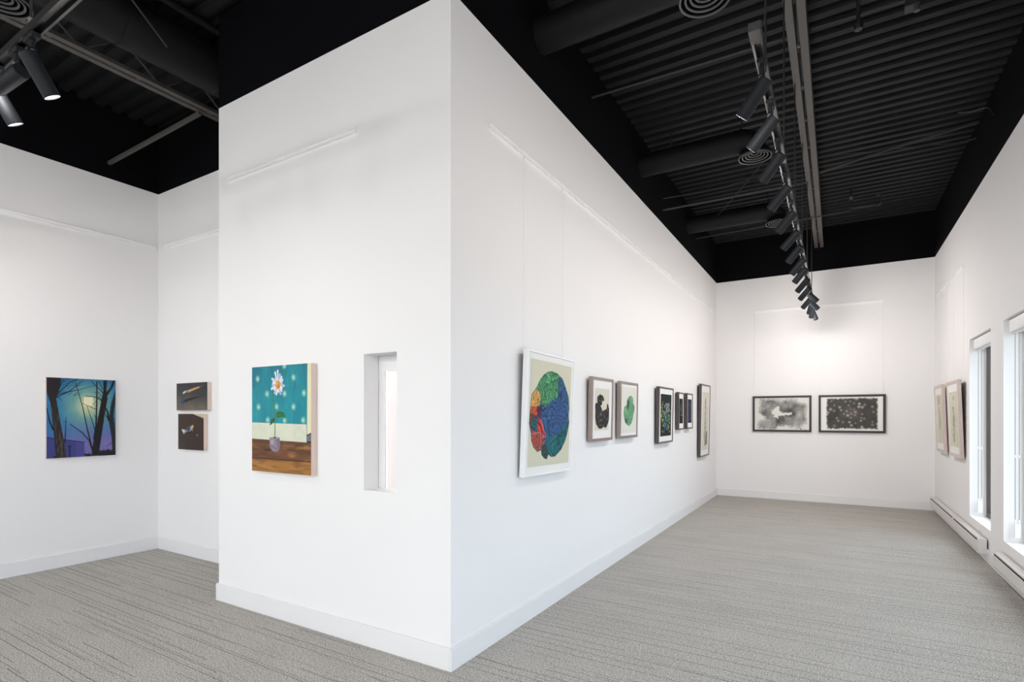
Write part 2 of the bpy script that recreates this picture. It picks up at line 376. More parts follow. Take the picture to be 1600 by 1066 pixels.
def diffuser(parent, loc, r):
    e = MB()
    for k, rr in enumerate((1.0, 0.79, 0.60, 0.42, 0.25)):
        z = 0.010*k; e.lathe([(r*rr, z+0.004), (r*rr-0.003, z-0.006), (r*(rr-0.085), z-0.002), (r*(rr-0.085), z+0.006), (r*rr, z+0.004)], 40)
        e.lathe([(r*(rr-0.085), z+0.004), (r*(rr-0.085)-0.002, z+0.05)], 40, 1)  # inner ring faces coloured black to stand in for shade in the gaps
    e.lathe([(r*0.97, 0.004), (r*0.80, 0.060), (0.001, 0.062)], 40, 1)
    d = e.build('diffuser', [M['diff'], M['black']], parent, smooth=True, loc=loc)
    m = MB(); m.lathe([(r*0.98, 0.006), (r*0.84, 0.064), (r*0.62, 0.10), (r*0.62, 0.16)], 40); m.build('diffuser_neck', M['duct'], d, smooth=True)
    m = MB(); m.lathe([(0.001, 0.055), (r*0.09, 0.055), (r*0.10, 0.08)], 16); m.build('diffuser_hub', M['diff'], d)
    return d
def branch(y, z, r, xe, label):
    t = thing('branch_duct', label, 'duct', (X0, y, z), group='round branch ducts out of the partition wall')
    m = MB(); L = xe-X0
    m.tube([(0, 0, 0), (L-0.10, 0, 0)], r, 32, cap=False)
    m.tube([(L-0.10, 0, 0), (L-0.04, 0, -0.005), (L+0.02, 0, -0.03), (L+0.06, 0, -0.08), (L+0.07, 0, -0.13)], r, 32, radii=[r, r*0.99, r*0.95, r*0.82, r*0.72])
    m.build('duct_body', M['duct'], t, smooth=True)
    for k in (0.35, 0.95):
        m = MB(); m.tube([(L*k-0.008, 0, 0), (L*k+0.008, 0, 0)], r+0.004, 32, cap=True); m.build('seam_band', M['duct'], t, smooth=True)
    m = MB(); m.tube([(L*0.95, 0, r), (L*0.95, 0, 4.725-z)], 0.008, 6); m.build('hanger_rod', M['pipe'], t)
    m = MB(); m.tube([(L*0.3, 0, r), (L*0.3, 0, 4.725-z)], 0.008, 6); m.build('hanger_rod', M['pipe'], t)
    diffuser(t, (L+0.07, 0, 4.205-z), 0.165)
    return t
branch(3.64, 4.40, 0.125, -0.80, 'black round branch duct at the top edge, nearest the camera of the three')
branch(6.14, 4.40, 0.125, -0.80, 'black round duct with a ringed diffuser between the nearest and the last duct')
branch(8.42, 4.40, 0.125, -0.77, 'black round duct nearest the far wall with a half-hidden diffuser')
t = thing('main_duct', 'large black round duct running across the ceiling of the left bay', 'duct', (-4.665, YN+0.4, 4.515))
m = MB(); m.tube([(0, 0, 0), (0, Y0+0.62-YN-0.4, 0)], 0.185, 40); m.build('duct_body', M['duct'], t, smooth=True)
for k in (5.35, 6.15, 6.9): 
    m = MB(); m.tube([(0, k, 0), (0, k+0.015, 0)], 0.189, 40); m.build('seam_band', M['duct'], t, smooth=True)
diffuser(t, (0, 1.28-YN-0.4, 4.20-4.515), 0.165)
t = thing('pendant_socket', 'small ceiling socket with a thin rod beside the big duct in the left bay', 'fitting', (-4.15, 1.72, 4.45))
m = MB(); m.tube([(0, 0, 0.275), (0, 0, 0.02)], 0.012, 8); m.build('stem', M['pipe'], t)
m = MB(); m.lathe([(0.001, 0.03), (0.05, 0.03), (0.05, 0.0), (0.035, -0.03), (0.001, -0.03)], 20); m.build('cap', M['diff'], t, smooth=True)
m = MB(); m.tube([(0, 0.02, -0.02), (-0.25, 0.45, -0.12)], 0.006, 6); m.build('rod', M['conduit'], t)

# ------------------------------------------------------------------ track and spot heads
def track(label, a, b, z, rods, feed=None, axis='y'):
    rot = (0, 0, 0) if axis == 'y' else (0, 0, -PI/2)
    L = b-a; loc = (feed, a, z) if axis == 'y' else (a, feed, z)
    t = thing('lighting_track', label, 'lighting track', loc, rot)
    m = MB(); m.box((-0.024, 0, 0.022), (0.024, L, 0.034)); m.box((-0.024, 0, 0), (-0.014, L, 0.022)); m.box((0.014, 0, 0), (0.024, L, 0.022)); m.build('channel', M['track'], t)
    m = MB(); m.box((-0.026, -0.10, -0.004), (0.026, 0, 0.036)); m.build('live_end_box', M['conduit'], t, bevel=0.003)
    for r_ in rods:
        m = MB(); m.tube([(0, r_-a, 0.034), (0, r_-a, (4.398 if axis == 'y' else 4.72)-z)], 0.0055, 6); rd = m.build('suspension_rod', M['pipe'], t)
        m = MB(); m.tube([(0, r_-a, 0.034), (0, r_-a, 0.085)], 0.011, 10); m.build('rod_grip', M['bolt'], rd)
    return t
TZ = 3.20
track('long black track hanging down the middle of the long gallery', 2.68, 9.55, TZ, (3.02, 4.15, 5.3, 6.5, 7.6, 9.0), -0.31)
track('black track crossing the left bay in front of the recess', -6.2, -1.9, TZ, (-5.6, -3.10, -2.2), 0.955, 'x')

def head_proto():
    t = bpy.data.objects.new('track_spotlight', None)
    m = MB(); m.tube([(0,0,0.050),(0,0,0.047),(0,0,-0.128),(0,0,-0.134)], 0.034, 28, radii=[0.031,0.034,0.034,0.033], cap=False)
    m.lathe([(0.0005,0.050),(0.031,0.050)], 28); m.lathe([(0.033,-0.134),(0.0315,-0.134),(0.031,-0.122)], 28)
    body = m.build('housing', M['head'], None, smooth=True)
    m = MB(); m.lathe([(0.0005,-0.127),(0.020,-0.1275),(0.0315,-0.129)], 28); lens = m.build('lens', M['lens'], None, smooth=True)
    return t, body, lens
_, HB, HL = head_proto()
ma = MB(); ma.box((-0.017, -0.05, -0.018), (0.017, 0.05, 0.004)); HA = ma.build('track_adapter', M['head'], bevel=0.003)
ma = MB(); ma.tube([(0,0,-0.018),(0,0,-0.050)], 0.011, 12); ma.box((-0.004,-0.016,-0.085),(0.004,0.016,-0.045)); HY = ma.build('yoke', M['head'])
ma = MB(); ma.tube([(-0.012,0,-0.068),(0.012,0,-0.068)], 0.009, 10); HS = ma.build('yoke_screw', M['bolt'])
first = [True]
ld = bpy.data.lights.new('lamp', 'SPOT'); ld.energy = SPOT_W; ld.color = (1.0, 0.935, 0.895); ld.spot_size = math.radians(156); ld.spot_blend = 1.0; ld.shadow_soft_size = 0.028
gl = bpy.data.lights.new('lamp_fill', 'POINT'); gl.energy = FILL_W; gl.color = (1.0, 0.935, 0.895); gl.shadow_soft_size = 0.03  # omnidirectional fill added at each lens to lift the upper walls
def head(x, y, aim, label, group, power=1.0, tz=TZ, rz=0.0, fill=None):
    t = thing('track_spotlight', label, 'spotlight', (x, y, tz), (0, 0, 0), group)
    def cp(o): 
        if first[0]: return o
        c = o.copy(); COL.objects.link(c); return c
    A, Yk, S, B, Ln = cp(HA), cp(HY), cp(HS), cp(HB), cp(HL)
    first[0] = False
    piv = Vector((0, 0, -0.078)); d = (Vector(aim) - Vector((x, y, tz+piv.z))).normalized()
    q = d.to_track_quat('-Z', 'Y').to_euler()
    az = math.atan2(d.y, d.x)
    side = Vector((math.cos(az), math.sin(az), 0))
    for o in (A, Yk, S): o.parent = t
    A.rotation_euler = (0, 0, rz); Yk.rotation_euler = (0, 0, az+PI/2)
    Yk.location = (0, 0, 0); S.rotation_euler = (0, 0, az+PI/2)
    B.parent = t; Ln.parent = B; 
    B.location = piv + d*0.012 + Vector((0, 0, -0.034)); B.rotation_euler = q
    l = bpy.data.objects.new('lamp', ld if power == 1.0 else ld.copy()); COL.objects.link(l); l.parent = B; l.location = (0, 0, -0.137)
    if power != 1.0: l.data.energy = SPOT_W*power
    g = bpy.data.objects.new('lamp_fill', gl); COL.objects.link(g); g.parent = B; g.location = (0, 0, -0.150)
    if fill is not None: g.data = gl.copy(); g.data.energy = fill; g.data.shadow_soft_size = 0.03 if fill < 20 else 0.12
    return t
G1 = 'track spotlights down the long gallery'
where = ['nearest and largest spotlight on the long track', 'second spotlight from the near end of the long track', 'third spotlight from the near end, over the ringed diffuser',
 'fourth spotlight from the near end of the long track', 'fifth spotlight from the near end of the long track', 'sixth spotlight from the near end of the long track, beside the last duct',
 'seventh spotlight from the near end of the long track', 'eighth spotlight from the near end, just above the white far wall', 'ninth spotlight from the near end, the lowest still seen against black']
aims = [(X0,3.5,1.35),(X0,3.75,1.5),(X0,4.5,1.45),(X0,4.9,1.5),(X0,5.4,1.45),(X0,5.9,1.5),(X0,6.6,1.3),(X0,7.0,1.3),(X0,7.6,1.3)]
for yv, a, l, pw in zip((2.85,3.24,3.71,4.26,4.82,5.34,5.81,6.32,6.73), aims, where, (0.15,0.18,0.28,0.36,0.4,0.42,0.45,0.45,0.5)):
    head(-0.31, yv, a, 'dark cylindrical ' + l, G1, pw, fill=FILL_W*(0.65+0.85*pw)*(1.8 if yv < 3 else 1.0))
tail = [(7.27, (X0,8.2,1.45), 'topmost spotlight of the far cluster, against the white wall, aimed left'), (7.78, (X0,8.9,1.45), 'second spotlight of the far cluster, aimed left'),
 (8.02, (XR,8.9,1.45), 'right-tilting spotlight at the upper right of the far cluster'), (8.42, (X0,9.6,1.4), 'left-tilting spotlight halfway down the far cluster'),
 (8.60, (XR,9.8,1.4), 'spotlight turned right in the middle of the far cluster'), (8.86, (-0.9,YF,1.45), 'left-tilting spotlight near the bottom of the far cluster'),
 (9.18, (-0.55,YF,1.4), 'steep spotlight at the bottom of the far cluster'), (9.40, (0.35,YF,1.45), 'last and lowest spotlight of the long track, tilted right')]
for yv, a, l in tail: head(-0.31, yv, a, 'small dark ' + l, G1, 0.27, fill=FILL_W*1.65)
G2 = 'track spotlights in the left bay'
head(-3.09, 0.955, (-3.05, 2.2, 1.0), 'dark spotlight with a glowing lens at the top left, rightmost of the left bay track', G2, 0.6, rz=PI/2, fill=2.2)
head(-3.27, 0.955, (XW, 0.2, 2.2), 'dark spotlight at the top left whose housing points left out of the photo', G2, 0.5, rz=PI/2, fill=1.5)
head(-3.53, 0.955, (-3.60, 2.2, 1.0), 'dark spotlight cut by the left edge of the photo, only its lens end showing', G2, 0.55, rz=PI/2, fill=2.0)
# lamps of the same tracks that stand outside the frame
head(-5.55, 0.955, (-5.8, YB, 1.35), 'dark spotlight on the left bay track aimed at the two small canvases', G2, 1.15, rz=PI/2, fill=4.5)
head(-4.85, 0.955, (XW, 2.45, 1.35), 'dark spotlight on the left bay track aimed at the moonlit canvas', G2, 1.15, rz=PI/2, fill=4.0)

track('unseen black track added behind the camera to carry fill lamps', -6.0, 1.0, TZ, (-5.6, -3.6, -1.8, 0.6), -1.2, 'x')  # unseen track, added to hold the fill lamps below
for xv, gw, l in ((0.4, 70, 'at the window side'), (-1.2, 46, 'second from the window side'), (-3.0, 26, 'third from the window side'), (-4.8, 30, 'farthest from the windows')):
    head(xv, -1.2, (xv*0.9-0.3, Y0, 1.6), 'added fill lamp on the unseen track behind the camera, ' + l, 'added fill lamps behind the camera', 0.3, rz=PI/2, fill=gw)  # unseen heads added mainly for their strong point fill

# ------------------------------------------------------------------ picture rails and cables
def rail(loc, L, rz, label, along='x'):
    t = thing('picture_rail', label, 'picture rail', loc, (0, 0, rz), 'white picture rails high on the walls')
    m = MB(); m.box((0, -0.016, 0), (L, 0, 0.010)); m.box((0, -0.011, 0.010), (L, 0, 0.026)); m.box((0, -0.018, 0.026), (L, 0, 0.032)); m.build('rail_profile', M['rail'], t)
    for x in (0, L):
        m = MB(); a = (-0.003, 0.001) if x == 0 else (L-0.001, L+0.003); m.box((a[0], -0.019, -0.001), (a[1], 0, 0.033)); m.build('end_cap', M['rail'], t)
RZ = 3.37
rail((-4.181, Y0, RZ), 1.46, 0, 'short white picture rail above the daisy painting')
rail((X0, 2.926, RZ), 7.37, PI/2, 'long white picture rail above the row of framed prints')
rail((-1.301, YF, RZ), 1.967, 0, 'white picture rail above the two ink drawings on the far wall')
rail((XW, 0.9, RZ), 2.21, PI/2, 'white picture rail above the moonlit canvas on the left wall')
rail((-6.423, YB, RZ), 2.05, 0, 'white picture rail above the two small stacked canvases')
rail((XR, 10.40, 3.31), 1.92, -PI/2, 'short white picture rail above the two leaning frames by the window')
def hang(x, y, z0, z1, label, group):
    m = MB(); m.tube([(x, y, z1), (x, y, z0)], 0.0015, 6); m.tube([(x, y, z1-0.0), (x, y, z1-0.03)], 0.005, 6)
    tag(m.build('hanging_cable', M['wire']), label, 'cable', group)
for x, z, l in ((-1.279, 1.85, 'left cable of the left ink drawing on the far wall'), (-0.40, 1.85, 'right cable of the left ink drawing on the far wall'),
             (-0.235, 1.85, 'left cable of the right ink drawing on the far wall'), (0.655, 1.85, 'right cable of the right ink drawing on the far wall')):
    hang(x, YF-0.014, z, RZ, 'thin ' + l, 'cables on the far wall')
for y, l in ((10.02, 'farthest cable above the leaning frames'), (9.50, 'second farthest cable above the leaning frames'), (9.00, 'third farthest cable above the leaning frames'), (8.40, 'nearest cable above the leaning frames')):
    hang(XR-0.014, y, 1.93, 3.31, 'thin ' + l, 'cables on the window wall')
for y, l in ((3.36, 'left cable of the large white frame'), (4.00, 'right cable of the large white frame')):
    hang(X0+0.014, y, 1.96, RZ, 'thin ' + l, 'cables on the partition wall')

# ------------------------------------------------------------------ painting kit
def lin(c):
    c = np.asarray(c, float)/255.0
    return np.where(c <= 0.04045, c/12.92, ((c+0.055)/1.055)**2.4)
def homog(q):      # quad TL TR BR BL (px) -> function px -> u,v
    A = []; B = []
    for (x, y), (u, v) in zip(q, ((0,0),(1,0),(1,1),(0,1))):
        A.append([x, y, 1, 0, 0, 0, -u*x, -u*y]); B.append(u); A.append([0, 0, 0, x, y, 1, -v*x, -v*y]); B.append(v)
    h = np.linalg.solve(np.array(A, float), np.array(B, float))
    def f(x, y):
        w = h[6]*x+h[7]*y+1; return ((h[0]*x+h[1]*y+h[2])/w, (h[3]*x+h[4]*y+h[5])/w)
    return f
class Art:
    def __init__(s, w, h, n, bg, quad=None):
        s.w, s.h = w, h; s.nx = max(8, int(n)); s.ny = max(8, int(n*h/w))
        s.u, s.v = np.meshgrid(np.linspace(0, 1, s.nx), np.linspace(0, 1, s.ny))
        s.X = s.u*w; s.Y = s.v*h; s.a = np.empty((s.ny, s.nx, 3)); s.a[:] = bg
        s.q = homog(quad) if quad else (lambda x, y: (x, y)); s.px = w/(s.nx-1)
    def P(s, p): u, v = s.q(*p); return (u*s.w, v*s.h)
    def mix(s, alpha, col):
        col = np.asarray(col, float); a = np.clip(alpha, 0, 1)[..., None]; s.a = s.a*(1-a)+col*a
    def noise(s, sc, seed=0, oct=3, sx=1.0, sy=1.0):
        rng = np.random.RandomState(seed); out = np.zeros((s.ny, s.nx)); amp = 1; tot = 0
        for o in range(oct):
            G = rng.rand(64, 64); x = s.X*sc*sx*2**o; y = s.Y*sc*sy*2**o
            xi = np.floor(x).astype(int); yi = np.floor(y).astype(int); fx = x-xi; fy = y-yi; fx = fx*fx*(3-2*fx); fy = fy*fy*(3-2*fy)
            g = lambda i, j: G[(yi+j) % 64, (xi+i) % 64]
            out += amp*((g(0,0)*(1-fx)+g(1,0)*fx)*(1-fy)+(g(0,1)*(1-fx)+g(1,1)*fx)*fy); tot += amp; amp *= 0.5
        return out/tot
    def pmask(s, pts, soft=0.0, warp=0.0, seed=0):
        P = [s.P(p) for p in pts]; X, Y = s.X, s.Y
        if warp: X = X+(s.noise(40, seed)-0.5)*warp; Y = Y+(s.noise(40, seed+1)-0.5)*warp
        ins = np.zeros(X.shape, bool); dm = np.full(X.shape, 1e9); n = len(P)
        for i in range(n):
            (x0, y0), (x1, y1) = P[i], P[(i+1) % n]
            c = (y0 > Y) != (y1 > Y)
            with np.errstate(divide='ignore', invalid='ignore'): xx = x0+(Y-y0)*(x1-x0)/((y1-y0) or 1e-12)
            ins ^= c & (X < xx)
            L = (x1-x0)**2+(y1-y0)**2+1e-12; t = np.clip(((X-x0)*(x1-x0)+(Y-y0)*(y1-y0))/L, 0, 1)
            dm = np.minimum(dm, np.hypot(X-x0-t*(x1-x0), Y-y0-t*(y1-y0)))
        sd = np.where(ins, dm, -dm); k = max(soft, s.px*0.7)
        return np.clip(0.5+sd/(2*k), 0, 1)
    def poly(s, pts, col, soft=0.0, a=1.0, warp=0.0, seed=0): s.mix(a*s.pmask(pts, soft, warp, seed), col)
    def line(s, pts, w0, w1, col, a=1.0):
        P = [s.P(p) for p in pts]; n = len(P)-1
        for i in range(n):
            (x0, y0), (x1, y1) = P[i], P[i+1]; L = (x1-x0)**2+(y1-y0)**2+1e-12
            t = np.clip(((s.X-x0)*(x1-x0)+(s.Y-y0)*(y1-y0))/L, 0, 1); d = np.hypot(s.X-x0-t*(x1-x0), s.Y-y0-t*(y1-y0))
            w = (w0+(w1-w0)*(i+t)/n)*0.5; k = s.px*0.7
            s.mix(a*np.clip(0.5+(w-d)/(2*k), 0, 1)*np.clip(w/k*1.2, 0, 1), col)
    def ell(s, c, rx, ry, col, soft=0.2, a=1.0, rot=0):
        x, y = s.P(c); dx, dy = s.X-x, s.Y-y; cr, sr = math.cos(rot), math.sin(rot)
        d = np.hypot((dx*cr+dy*sr)/rx, (-dx*sr+dy*cr)/ry); s.mix(a*np.clip((1-d)/max(soft, 1e-3)+0.0, 0, 1), col)
    def tint(s, k): s.a = np.clip(s.a*(1+k[..., None]), 0, 255)
    def mesh(s, name, x0, z0, x1, z1, y, material, parent):
        gx = x0+s.u*(x1-x0); gz = z1-s.v*(z1-z0)
        co = np.stack([gx, np.full_like(gx, y), gz], -1).reshape(-1, 3).astype(np.float32)
        ny, nx = s.ny, s.nx; idx = np.arange(ny*nx).reshape(ny, nx)
        f = np.stack([idx[:-1,:-1], idx[1:,:-1], idx[1:,1:], idx[:-1,1:]], -1).reshape(-1, 4)
        me = bpy.data.meshes.new(name); me.vertices.add(len(co)); me.vertices.foreach_set('co', co.ravel())
        me.loops.add(f.size); me.loops.foreach_set('vertex_index', f.ravel().astype(np.int32))
        me.polygons.add(len(f)); me.polygons.foreach_set('loop_start', np.arange(0, f.size, 4, dtype=np.int32)); me.update(calc_edges=True)
        at = me.color_attributes.new('paint', 'FLOAT_COLOR', 'POINT')
        rgba = np.ones((ny*nx, 4), np.float32); rgba[:, :3] = lin(np.clip(s.a, 0, 255)).reshape(-1, 3)*0.86; at.data.foreach_set('color', rgba.ravel())
        me.materials.append(material); o = bpy.data.objects.new(name, me); COL.objects.link(o); o.parent = parent; return o

def canvas(label, loc, rz, w, h, d, art, group=None):
    t = thing('painting', label, 'painting', loc, (0, 0, rz), group)
    m = MB(); m.box((-w/2, -d, 0), (w/2, -0.002, h)); m.build('stretched_canvas', M['canvas_edge'], t, bevel=0.002)
    art.mesh('painted_face', -w/2+0.001, 0.001, w/2-0.001, h-0.001, -d-0.0012, M['oil'], t); return t
def framed(label, loc, rz, w, h, fw, fd, win, art, fmat, lean=0.0, roll=0.0, gap=0.004, group=None, backing=None, wins=None, cat='framed print'):
    t = thing('framed_print', label, cat, loc, (lean, roll, rz), group)
    m = MB(); m.ring(-w/2, 0, w/2, h, fw, -gap-fd, -gap, 0, 0.0015); m.build('frame', fmat, t)
    m = MB(); m.box((-w/2+fw*0.6, -gap-fd*0.35, fw*0.6), (w/2-fw*0.6, -gap-0.006, h-fw*0.6)); m.build('backing_board', M['backing'], t)
    iw, ih = w-2*fw, h-2*fw; yb = -gap-fd+0.008
    x0, z1 = -iw/2+win[0]*iw, fw+ih*(1-win[1]); x1, z0 = -iw/2+win[2]*iw, fw+ih*(1-win[3])
    m = MB(); m.box((-iw/2, yb, fw), (iw/2, yb+0.003, h-fw)); m.build('mat_board', M['mat'], t)
    art.mesh('print', x0, z0, x1, z1, yb-0.0015, M['ink'], t)
    if backing:
        for s in (-1, 1):
            m = MB(); m.tube([(s*(w/2-0.03), -gap+0.004, h-0.06), (s*(w/2-0.03), -gap+0.004, h-0.085)], 0.006, 8); m.build('hanging_ring', M['bolt'], t)
    return t
random.seed(7)

# ---- moonlit trees
a = Art(0.58, 0.79, 210, (40,110,165), [(85,100),(820,137),(817,932),(90,972)])
mu, mv = a.q(532, 365); R = np.hypot((a.u-mu)*0.78, a.v-mv-0.05)
a.mix(np.clip(1-R/0.62, 0, 1)**0.9, (72,152,168)); a.mix(np.clip(1-R/0.36, 0, 1)*0.95, (176,196,160)); a.mix(np.clip(1-R/0.17, 0, 1), (222,224,176))
a.mix(np.clip((a.v-0.50)/0.32, 0, 1)*(0.55+0.4*a.u), (138,116,186)); a.mix(np.clip((0.10-a.v)/0.2, 0, 1)*0.7, (18,80,130))
a.mix(np.clip((0.3-a.u)/0.5, 0, 1)*0.6*(a.v < 0.75), (28,110,185)); a.tint((a.noise(14, 3)-0.5)*0.10+(a.noise(60, 4, sx=3, sy=0.4)-0.5)*0.08)
a.poly([(90,748),(487,797),(490,945),(90,975)], (62,66,134)); a.poly([(400,787),(487,797),(490,945),(400,952)], (82,76,148), a=0.7); a.line([(90,748),(487,797)], 0.008, 0.006, (25,28,60))
a.line([(335,840),(335,958)], 0.010, 0.010, (15,16,34)); a.line([(320,842),(350,838)], .008, .008, (15,16,34)); a.poly([(165,945),(190,945),(190,968),(165,968)], (12,12,25))
a.poly([(483,318),(580,316),(584,425),(540,408),(486,412)], (252,246,214), soft=0.004); a.ell((532,365), 0.07, 0.085, (250,240,190), 0.9, 0.35)
for pts in ([(85,100),(245,103),(225,230),(190,330),(215,470),(262,720),(302,962),(192,968),(160,640),(130,380),(88,260)],):
    a.poly(pts, (34,28,30)); mk = a.pmask([(120,380),(195,340),(262,720),(302,962),(192,968),(160,640)])
    a.mix(mk*np.clip(a.noise(70, 8, sx=1.6, sy=0.18)*2.0-0.85, 0, 1), (118,104,96))
K = (16,15,20)
a.poly([(690,138),(728,138),(722,250),(735,330),(700,520),(668,740),(640,935),(562,942),(588,760),(630,560),(668,350),(690,250)], K)
a.poly([(735,300),(800,190),(812,140),(790,140),(760,220),(715,270)], K); a.poly([(745,560),(770,400),(815,240),(818,330),(795,520),(818,700),(817,932),(785,934),(775,740)], (28,34,38))
a.line([(700,400),(735,480),(745,560)], .01, .02, K)
for L_, w0, w1 in (([(395,160),(470,420),(520,660),(570,860)], .004, .012), ([(622,150),(620,350),(612,620),(590,760)], .010, .014), ([(470,385),(620,450)], .003, .006), ([(515,410),(560,540),(602,670)], .003, .007),
    ([(340,605),(470,700),(540,780),(572,880)], .006, .012), ([(265,580),(300,582)], .003, .003), ([(90,430),(120,570),(160,665)], .008, .014), ([(295,530),(285,800)], .004, .010), ([(500,300),(640,320),(665,350)], .004, .012),
    ([(560,140),(640,220),(690,275)], .004, .008), ([(640,140),(680,230)], .004, .008), ([(200,290),(300,262),(420,240),(600,190)], .008, .003), ([(190,320),(330,250),(480,135)], .008, .003), ([(215,270),(330,160),(420,120)], .008, .003),
    ([(195,300),(260,360)], .005, .002), ([(560,420),(640,330)], .002, .005), ([(720,840),(780,800)], .003, .004), ([(700,480),(745,560)], .004, .01), ([(225,210),(270,120)], .008, .003), ([(760,570),(812,600)], .006, .003), ([(590,500),(625,560)], .002, .006)):
    a.line(L_, w0, w1, K)
rr = random.Random(3)
for k in range(46):
    x = rr.uniform(100, 420); y = rr.uniform(115, 300); a.line([(x, y), (x+rr.uniform(30, 110), y-rr.uniform(0, 70))], .003, .0015, (14,22,34), .8)
for k in range(60):
    x = rr.uniform(600, 815); y = rr.uniform(145, 620); a.line([(x, y), (x+rr.uniform(-60, 50), y+rr.uniform(-60, 20))], .003, .0015, (14,18,30), .8)
for k in range(36): a.ell((rr.uniform(640, 810), rr.uniform(885, 940)), .018, .022, (18,17,28), 0.5, .9)
for k in range(10): a.ell((rr.uniform(490, 560), rr.uniform(925, 945)), .012, .012, (18,17,28), 0.5, .9)
canvas('square canvas of bare trees against a blue and purple moonlit sky', (XW, 2.421, 1.082), PI/2, 0.585, 0.79, 0.03, a)

# ---- brush and blue paint
a = Art(0.585, 0.29, 150, (92,86,78), [(122,142),(487,128),(497,463),(135,465)])
a.mix(np.clip(1-a.v*1.3+a.u*0.25, 0, 1)*0.9, (44,48,56)); a.mix(np.clip((a.v-0.4)*1.2, 0, 1)*0.8, (128,118,100)); a.tint((a.noise(16, 5)-0.5)*0.22)
a.line([(232,352),(300,330),(370,312),(470,284)], .030, .004, (24,22,24), .9); a.line([(270,236),(340,208),(400,186)], .026, .016, (214,166,86)); a.line([(400,186),(445,166)], .015, .004, (120,90,62))
a.line([(205,262),(225,244),(268,236)], .026, .022, (168,170,176)); a.line([(210,256),(228,243)], .010, .010, (245,245,245)); a.line([(240,248),(262,238)], .006, .006, (60,60,66)); a.line([(203,268),(202,350)], .010, .006, (50,52,60))
a.ell((205,362), .052, .021, (24,56,112), .3); a.ell((198,360), .028, .010, (60,120,190), .6, .8); a.ell((215,368), .02, .006, (18,34,70), .6, .8)
canvas('small canvas of a paint brush over a blue blob, hung above another', (-5.805, YB, 1.555), 0, 0.59, 0.29, 0.042, a, 'two small stacked canvases')
# ---- paint tube
a = Art(0.49, 0.38, 150, (66,48,40), [(147,503),(450,503),(454,952),(153,930)])
a.mix(np.clip((a.v-0.3), 0, 1)*0.6, (44,32,28)); a.tint((a.noise(14, 6)-0.5)*0.18); a.poly([(300,498),(452,498),(452,562)], (214,200,172)); a.line([(300,498),(452,562)], .006, .006, (90,70,58))
a.line([(332,540),(330,650)], .004, .003, (150,110,60), .8); a.ell((262,720), .075, .030, (26,20,20), .6, .8)
a.poly([(188,688),(245,700),(250,676),(300,655),(330,672),(300,712),(255,722),(215,748)], (150,156,168)); a.poly([(188,688),(232,700),(216,746)], (222,224,228)); a.poly([(248,680),(292,662),(286,706),(256,716)], (54,62,82)); a.line([(298,652),(322,712)], .010, .006, (226,226,222))
a.ell((320,655), .022, .018, (226,200,90), .4); a.ell((376,764), .010, .013, (196,186,178), .4)
canvas('small brown canvas of a squeezed paint tube, hung below another', (-5.822, YB, 1.138), 0, 0.49, 0.38, 0.042, a, 'two small stacked canvases')

# ---- daisy
a = Art(0.673, 0.781, 260, (10,140,156), [(103,146),(500,122),(502,868),(103,828)])
a.mix(np.clip(0.75-a.v*1.6-a.u*0.3, 0, 1)*0.75, (8,96,120)); a.mix(np.clip(a.noise(9, 11, sx=2.0, sy=0.5)-0.45, 0, 1)*1.6, (44,172,178)); a.tint((a.noise(50, 12, sx=2, sy=0.4)-0.5)*0.12)
def star(c, r, col, n=11, a_=0.8):
    for k in range(n):
        t_ = 2*PI*k/n; a.line([c, (c[0]+r*0.8*math.cos(t_), c[1]+r*1.25*math.sin(t_))], .009, .003, col, a_)
for c in ((141,222),(320,138),(382,216),(204,322),(321,322),(452,320),(147,408),(268,408),(382,410),(209,495),(322,500),(447,500)):
    star((c[0]-3, c[1]+12), 17, (20,116,110), 9, .6); star(c, 21, (176,222,204), 11, .95); 
a.poly([(100,508),(470,527),(472,648),(100,618)], (228,230,208)); a.mix(a.pmask([(100,508),(470,527),(472,648),(100,618)])*np.clip(a.noise(20, 13)-0.4, 0, 1), (206,214,196))
a.poly([(474,100),(505,100),(505,590),(472,600)], (238,234,196)); a.line([(474,110),(472,645)], .005, .005, (70,110,100), .7)
a.poly([(100,616),(472,648),(505,650),(505,880),(100,850)], (118,74,42)); a.poly([(100,744),(505,778),(505,880),(100,850)], (172,118,52)); a.poly([(100,616),(300,634),(505,655),(505,680),(280,660),(100,640)], (84,52,34), a=.6)
mk = a.pmask([(100,616),(505,650),(505,880),(100,850)]); a.mix(mk*np.clip(a.noise(22, 14, sx=0.35, sy=3)*1.6-0.7, 0, 1)*.8, (72,44,26)); a.mix(mk*np.clip(a.noise(16, 15, sx=0.4, sy=2)*1.8-1.0, 0, 1), (206,156,84))
a.line([(100,744),(505,778)], .006, .006, (52,34,26)); a.line([(100,680),(505,712)], .003, .003, (66,44,30), .6)
a.poly([(474,600),(500,585),(505,640),(476,640)], (120,112,124)); a.line([(474,600),(502,586)], .008, .006, (26,24,28)); a.line([(476,644),(503,646)], .010, .010, (34,28,28))
a.ell((208,693), .06, .012, (44,36,30), .6, .8)
a.line([(243,296),(250,380),(258,440),(258,520),(257,612)], .009, .008, (60,112,52)); a.line([(246,330),(259,450),(260,600)], .003, .003, (150,180,90), .8)
a.poly([(262,476),(270,446),(290,437),(315,447),(330,482),(305,474),(280,480)], (38,108,44)); a.line([(264,474),(296,456),(326,478)], .004, .002, (100,160,60)); a.poly([(258,478),(232,492),(222,532),(238,520),(256,498)], (36,90,50))
a.poly([(220,612),(255,604),(290,612),(292,670),(284,696),(266,708),(240,700),(222,668)], (150,138,152)); a.poly([(220,612),(255,604),(290,612),(262,624)], (176,164,172)); a.ell((257,613), .020, .007, (70,62,60), .4)
